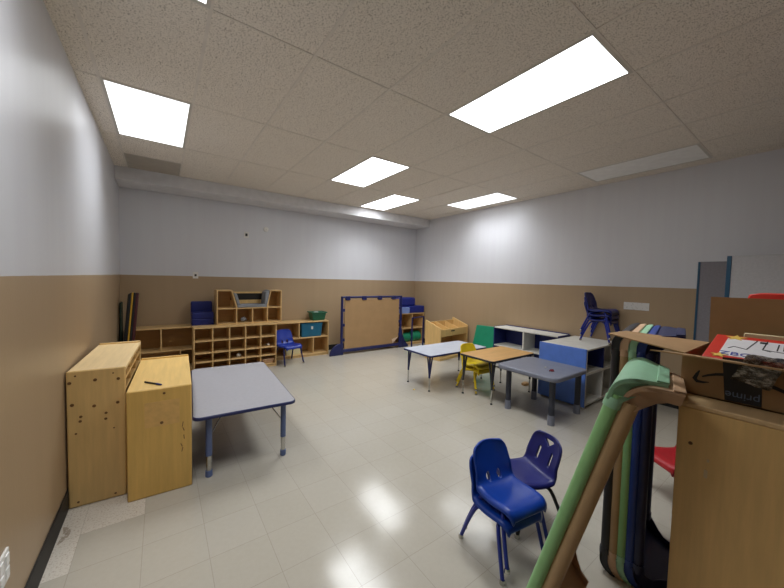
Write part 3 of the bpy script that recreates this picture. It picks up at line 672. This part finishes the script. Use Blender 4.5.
quad_slab([L_((XB1-.01, YB-.0, ZT)), L_((XB1-.01, YE, ZT)), L_((XB1+.06, YE, 4.97)), L_((XB1+.06, YB+.02, 4.97))], .02).build('back_flap', 'card', t)
# printed curved arrow and dark tape with lettering, on the face of the box
XP = XB0-.004
def strip(pix, ws, mt, name, parent, x=XP):
    q = MB(); P = [on_x(u, v_, x) for u, v_ in pix]; k = len(P); top_, bot = [], []
    for i in range(k):
        d = (P[min(i+1, k-1)]-P[max(i-1, 0)]); n = Vector((0, -d.z, d.y)).normalized()*ws[i]; top_.append(P[i]+n); bot.append(P[i]-n)
    vs = [L_(a) for a in top_+bot]; vs2 = [a+Vector((.003, 0, 0)) for a in vs]; n2 = 2*k; fs = []
    for i in range(k-1):
        fs += [(i, i+1, k+i+1, k+i), (n2+k+i, n2+k+i+1, n2+i+1, n2+i), (i, n2+i, n2+i+1, i+1), (k+i, k+i+1, n2+k+i+1, n2+k+i)]
    return q.add(vs+vs2, fs).build(name, mt, parent)
strip([(702, 376.5), (708, 375.2), (716, 374.4), (724, 374.6), (732, 375.6)], [.008, .013, .016, .017, .017], 'print_black', 'printed_arrow', t)
strip([(699.5, 370.5), (697, 374), (694.5, 378), (697, 381), (703, 382.2), (709, 382.2)], [.006, .016, .022, .019, .013, .004], 'print_black', 'printed_arrow', t)
strip([(758, 381), (766, 384.2), (775, 388), (786, 393)], [.018, .019, .019, .018], 'print_black', 'printed_arrow', t)
def face_quad(pix, x, mt, name, parent, tk=.003):
    P = [on_x(u, v_, x) for u, v_ in pix]; q = MB(); k = len(P)
    vs = [L_(p) for p in P]; vs2 = [a+Vector((tk, 0, 0)) for a in vs]
    return q.add(vs+vs2, [tuple(range(k)), tuple(range(2*k-1, k-1, -1))]+[(i, k+i, k+(i+1) % k, (i+1) % k) for i in range(k)]).build(name, mt, parent)
tp = face_quad([(722.5, 357), (763, 361), (761.5, 407.5), (724.5, 399.6)], XP-.004, 'tape_dark', 'printed_tape', t)
def text(s, size, mt, name, parent, mw):
    cu = bpy.data.curves.new(name, 'FONT'); cu.body = s; cu.size = size*S; cu.extrude = .0006; cu.align_x = 'CENTER'; cu.align_y = 'CENTER'
    tmp = bpy.data.objects.new('tmp', cu); C.objects.link(tmp); dg = bpy.context.evaluated_depsgraph_get(); dg.update()
    me = bpy.data.meshes.new_from_object(tmp.evaluated_get(dg)); bpy.data.objects.remove(tmp)
    me.name = name; me.materials.clear(); me.materials.append(M[mt]); o = bpy.data.objects.new(name, me); C.objects.link(o); o.parent = parent; o.matrix_local = mw; return o
def face_mx(u, v_, x, flip=False):
    p = L_(on_x(u, v_, x))*S; ex, ez = Vector((0, -1, 0)), Vector((0, 0, 1))
    if flip: ex, ez = -ex, -ez
    return Matrix(((ex.x, ez.x, -1, p.x), (ex.y, ez.y, 0, p.y), (ex.z, ez.z, 0, p.z), (0, 0, 0, 1)))
text('prime', .12, 'tape_text', 'tape_lettering', t, face_mx(742, 397, XP-.009, True))
# crumpled clear tape hanging over the front flap
q = MB(); n = 12; vs = []
A = [on_x(748, 354, 5.2), on_x(790, 360, 5.2), on_x(770, 391, 5.36), on_x(731, 378, 5.36)]
for i in range(n+1):
    for j in range(n+1):
        a, b = i/n, j/n; p = A[0].lerp(A[1], a).lerp(A[3].lerp(A[2], a), b)
        vs.append(L_(p)+Vector((random.uniform(-.009, .009)-.03, random.uniform(-.005, .005), random.uniform(-.005, .005))))
q.add(vs, [(i*(n+1)+j, i*(n+1)+j+1, (i+1)*(n+1)+j+1, (i+1)*(n+1)+j) for i in range(n) for j in range(n)])
q.build('loose_clear_tape', 'film', t, smooth=False, solid=.004)
# red game box in the cardboard box
c = [on_x(699, 355.5, 5.62), on_x(717.6, 334, 6.5)]
ya, za, yb, zb = c[0].y, c[0].z, c[1].y, c[1].z
g = thing('red_game_box', 'red flat game box with white panel lying in the cardboard box', 'game box', (5.62, ya, za-.0))
ex = Vector((0, -1, 0)); ey = (Vector((6.5, yb, zb))-Vector((5.62, ya, za))); ey.y = 0; LY = ey.length; ey.normalize(); nz = ex.cross(ey)
g.matrix_world = Matrix(((ex.x, ey.x, nz.x, 5.62*S), (ex.y, ey.y, nz.y, (ya-.02)*S), (ex.z, ey.z, nz.z, za*S), (0, 0, 0, 1)))
GW = 1.45
B((0, 0, -.16), (GW, LY, 0)).build('box_lid', 'red_card', g, bevel=.01)
B((.13, .13, 0), (GW-.05, LY*.86, .004)).build('white_panel', 'white_card', g)
def star(cx, cy, r):
    return [(cx+(r if k % 2 == 0 else r*.42)*math.cos(PI/2+k*PI/5), cy+(r if k % 2 == 0 else r*.42)*math.sin(PI/2+k*PI/5)) for k in range(10)]
for s_ in ((.14, .12, .085), (.2, LY*.9, .11)): MB().pz(star(*s_), .004, .008).build('printed_star', 'star_yellow', g)
def gm(x, y): return Matrix(((1, 0, 0, x*S), (0, 1, 0, y*S), (0, 0, 1, .006*S), (0, 0, 0, 1)))
text('ZBOO', .15, 'print_blue', 'panel_lettering', g, gm(.34, .21)); text('Po', .15, 'print_blue', 'panel_lettering', g, gm(.68, .2))
for pts in ([(.26, .5), (.42, .44), (.5, .82)], [(.2, .42), (.26, .5)], [(.62, .84), (.6, .5), (.7, .46)], [(.62, .5), (.95, .46)], [(.76, .76), (.76, .52)], [(.82, .76), (.83, .54)], [(.9, .8), (.9, .5)], [(.9, .78), (1.1, .8)], [(1.0, .72), (1.02, .48)]):
    q = MB(); pts = [(.04+a_*.72, b_) for a_, b_ in pts]
    for (a, b), (c1, d) in zip(pts, pts[1:]):
        k = LY/.95; dv = Vector((c1-a, (d-b)*k)).normalized()*.006; q.pz([(a-dv.y, b*k+dv.x), (c1-dv.y, d*k+dv.x), (c1+dv.y, d*k-dv.x), (a+dv.y, b*k-dv.x)], .004, .007)
    q.build('line_drawing', 'print_black', g)
for x, y in ((.46, .8), (.76, .8)): MB().pz(rrect(x-.035, y*LY-.03, x+.035, y*LY+.03, .015), .004, .008).build('line_drawing', 'print_black', g)
a, b = on_x(744, 336, 6.75), on_x(784, 341, 6.75)
tag(B((-.03, -1.2, -.55), (.03, 0, .045)).build('cream_book', 'cream', loc=(6.76, a.y, a.z), bevel=.008), 'cream coloured book edge standing behind the red game box', 'book')
# hidden support and red cartons behind the box flap
t = thing('storage_crate', 'grey crate behind the cardboard box flap, under the red cartons', 'crate', (9.0, .35, 0))
B((0, -1.6, 0), (1.2, .75, 4.5)).build('body', 'part_grey', t, bevel=.03)
B((-.03, -1.63, 4.5), (1.23, .78, 4.56)).build('lid', 'part_grey', t, bevel=.02)
a = on_x(742, 299, 9.3)
tag(MB().px([(a.y, 4.56), (a.y-.1, 5.0), (a.y-.25, 5.03), (-.9, 5.03), (-.9, 4.56)], 9.2, 9.75).build('red_carton', 'red_card', bevel=.02), 'bright red carton showing above the raised box flap', 'carton')
a = on_x(764, 293, 9.95)
tag(B((9.8, -.9, 4.56), (10.1, a.y, 5.03)).build('orange_carton', 'orange_card', bevel=.02), 'orange brown carton edge just behind the red carton', 'carton')
# office partitions
def partition(label, loc, rotz, W, H, mt, pw=.06):
    t = thing('office_partition', label, 'partition', loc, rotz)
    B((pw, -.06, .12), (W-.06, .06, H-.02)).build('fabric_panel', mt, t)
    for x in (0, W-.06): B((x, -.08, .0), (x+pw, .08, H)).build('edge_post', 'part_edge', t, bevel=.01)
    B((.06, -.07, H-.03), (W-.06, .07, H)).build('top_trim', mt, t)
    for x in (.0, W-.1): B((x, -.4, 0), (x+.1, .4, .06)).build('foot', 'part_edge', t)
    return t
partition('dark grey fabric partition with blue edge, left of the pale partition', (15.1, 2.83, 0), -PI/2+.02, 2.4, 5.98, 'part_grey')
partition('pale grey fabric partition at the right edge of the photo', (13.9, 1.97, 0), -PI/2, 3.6, 6.07, 'part_pale', .1)

# ------------------------------------------------------------------ world (closed room, only a trace)
w = bpy.data.worlds.new('world'); sc.world = w; w.use_nodes = True
w.node_tree.nodes['Background'].inputs[0].default_value = (.5, .5, .5, 1); w.node_tree.nodes['Background'].inputs[1].default_value = .05
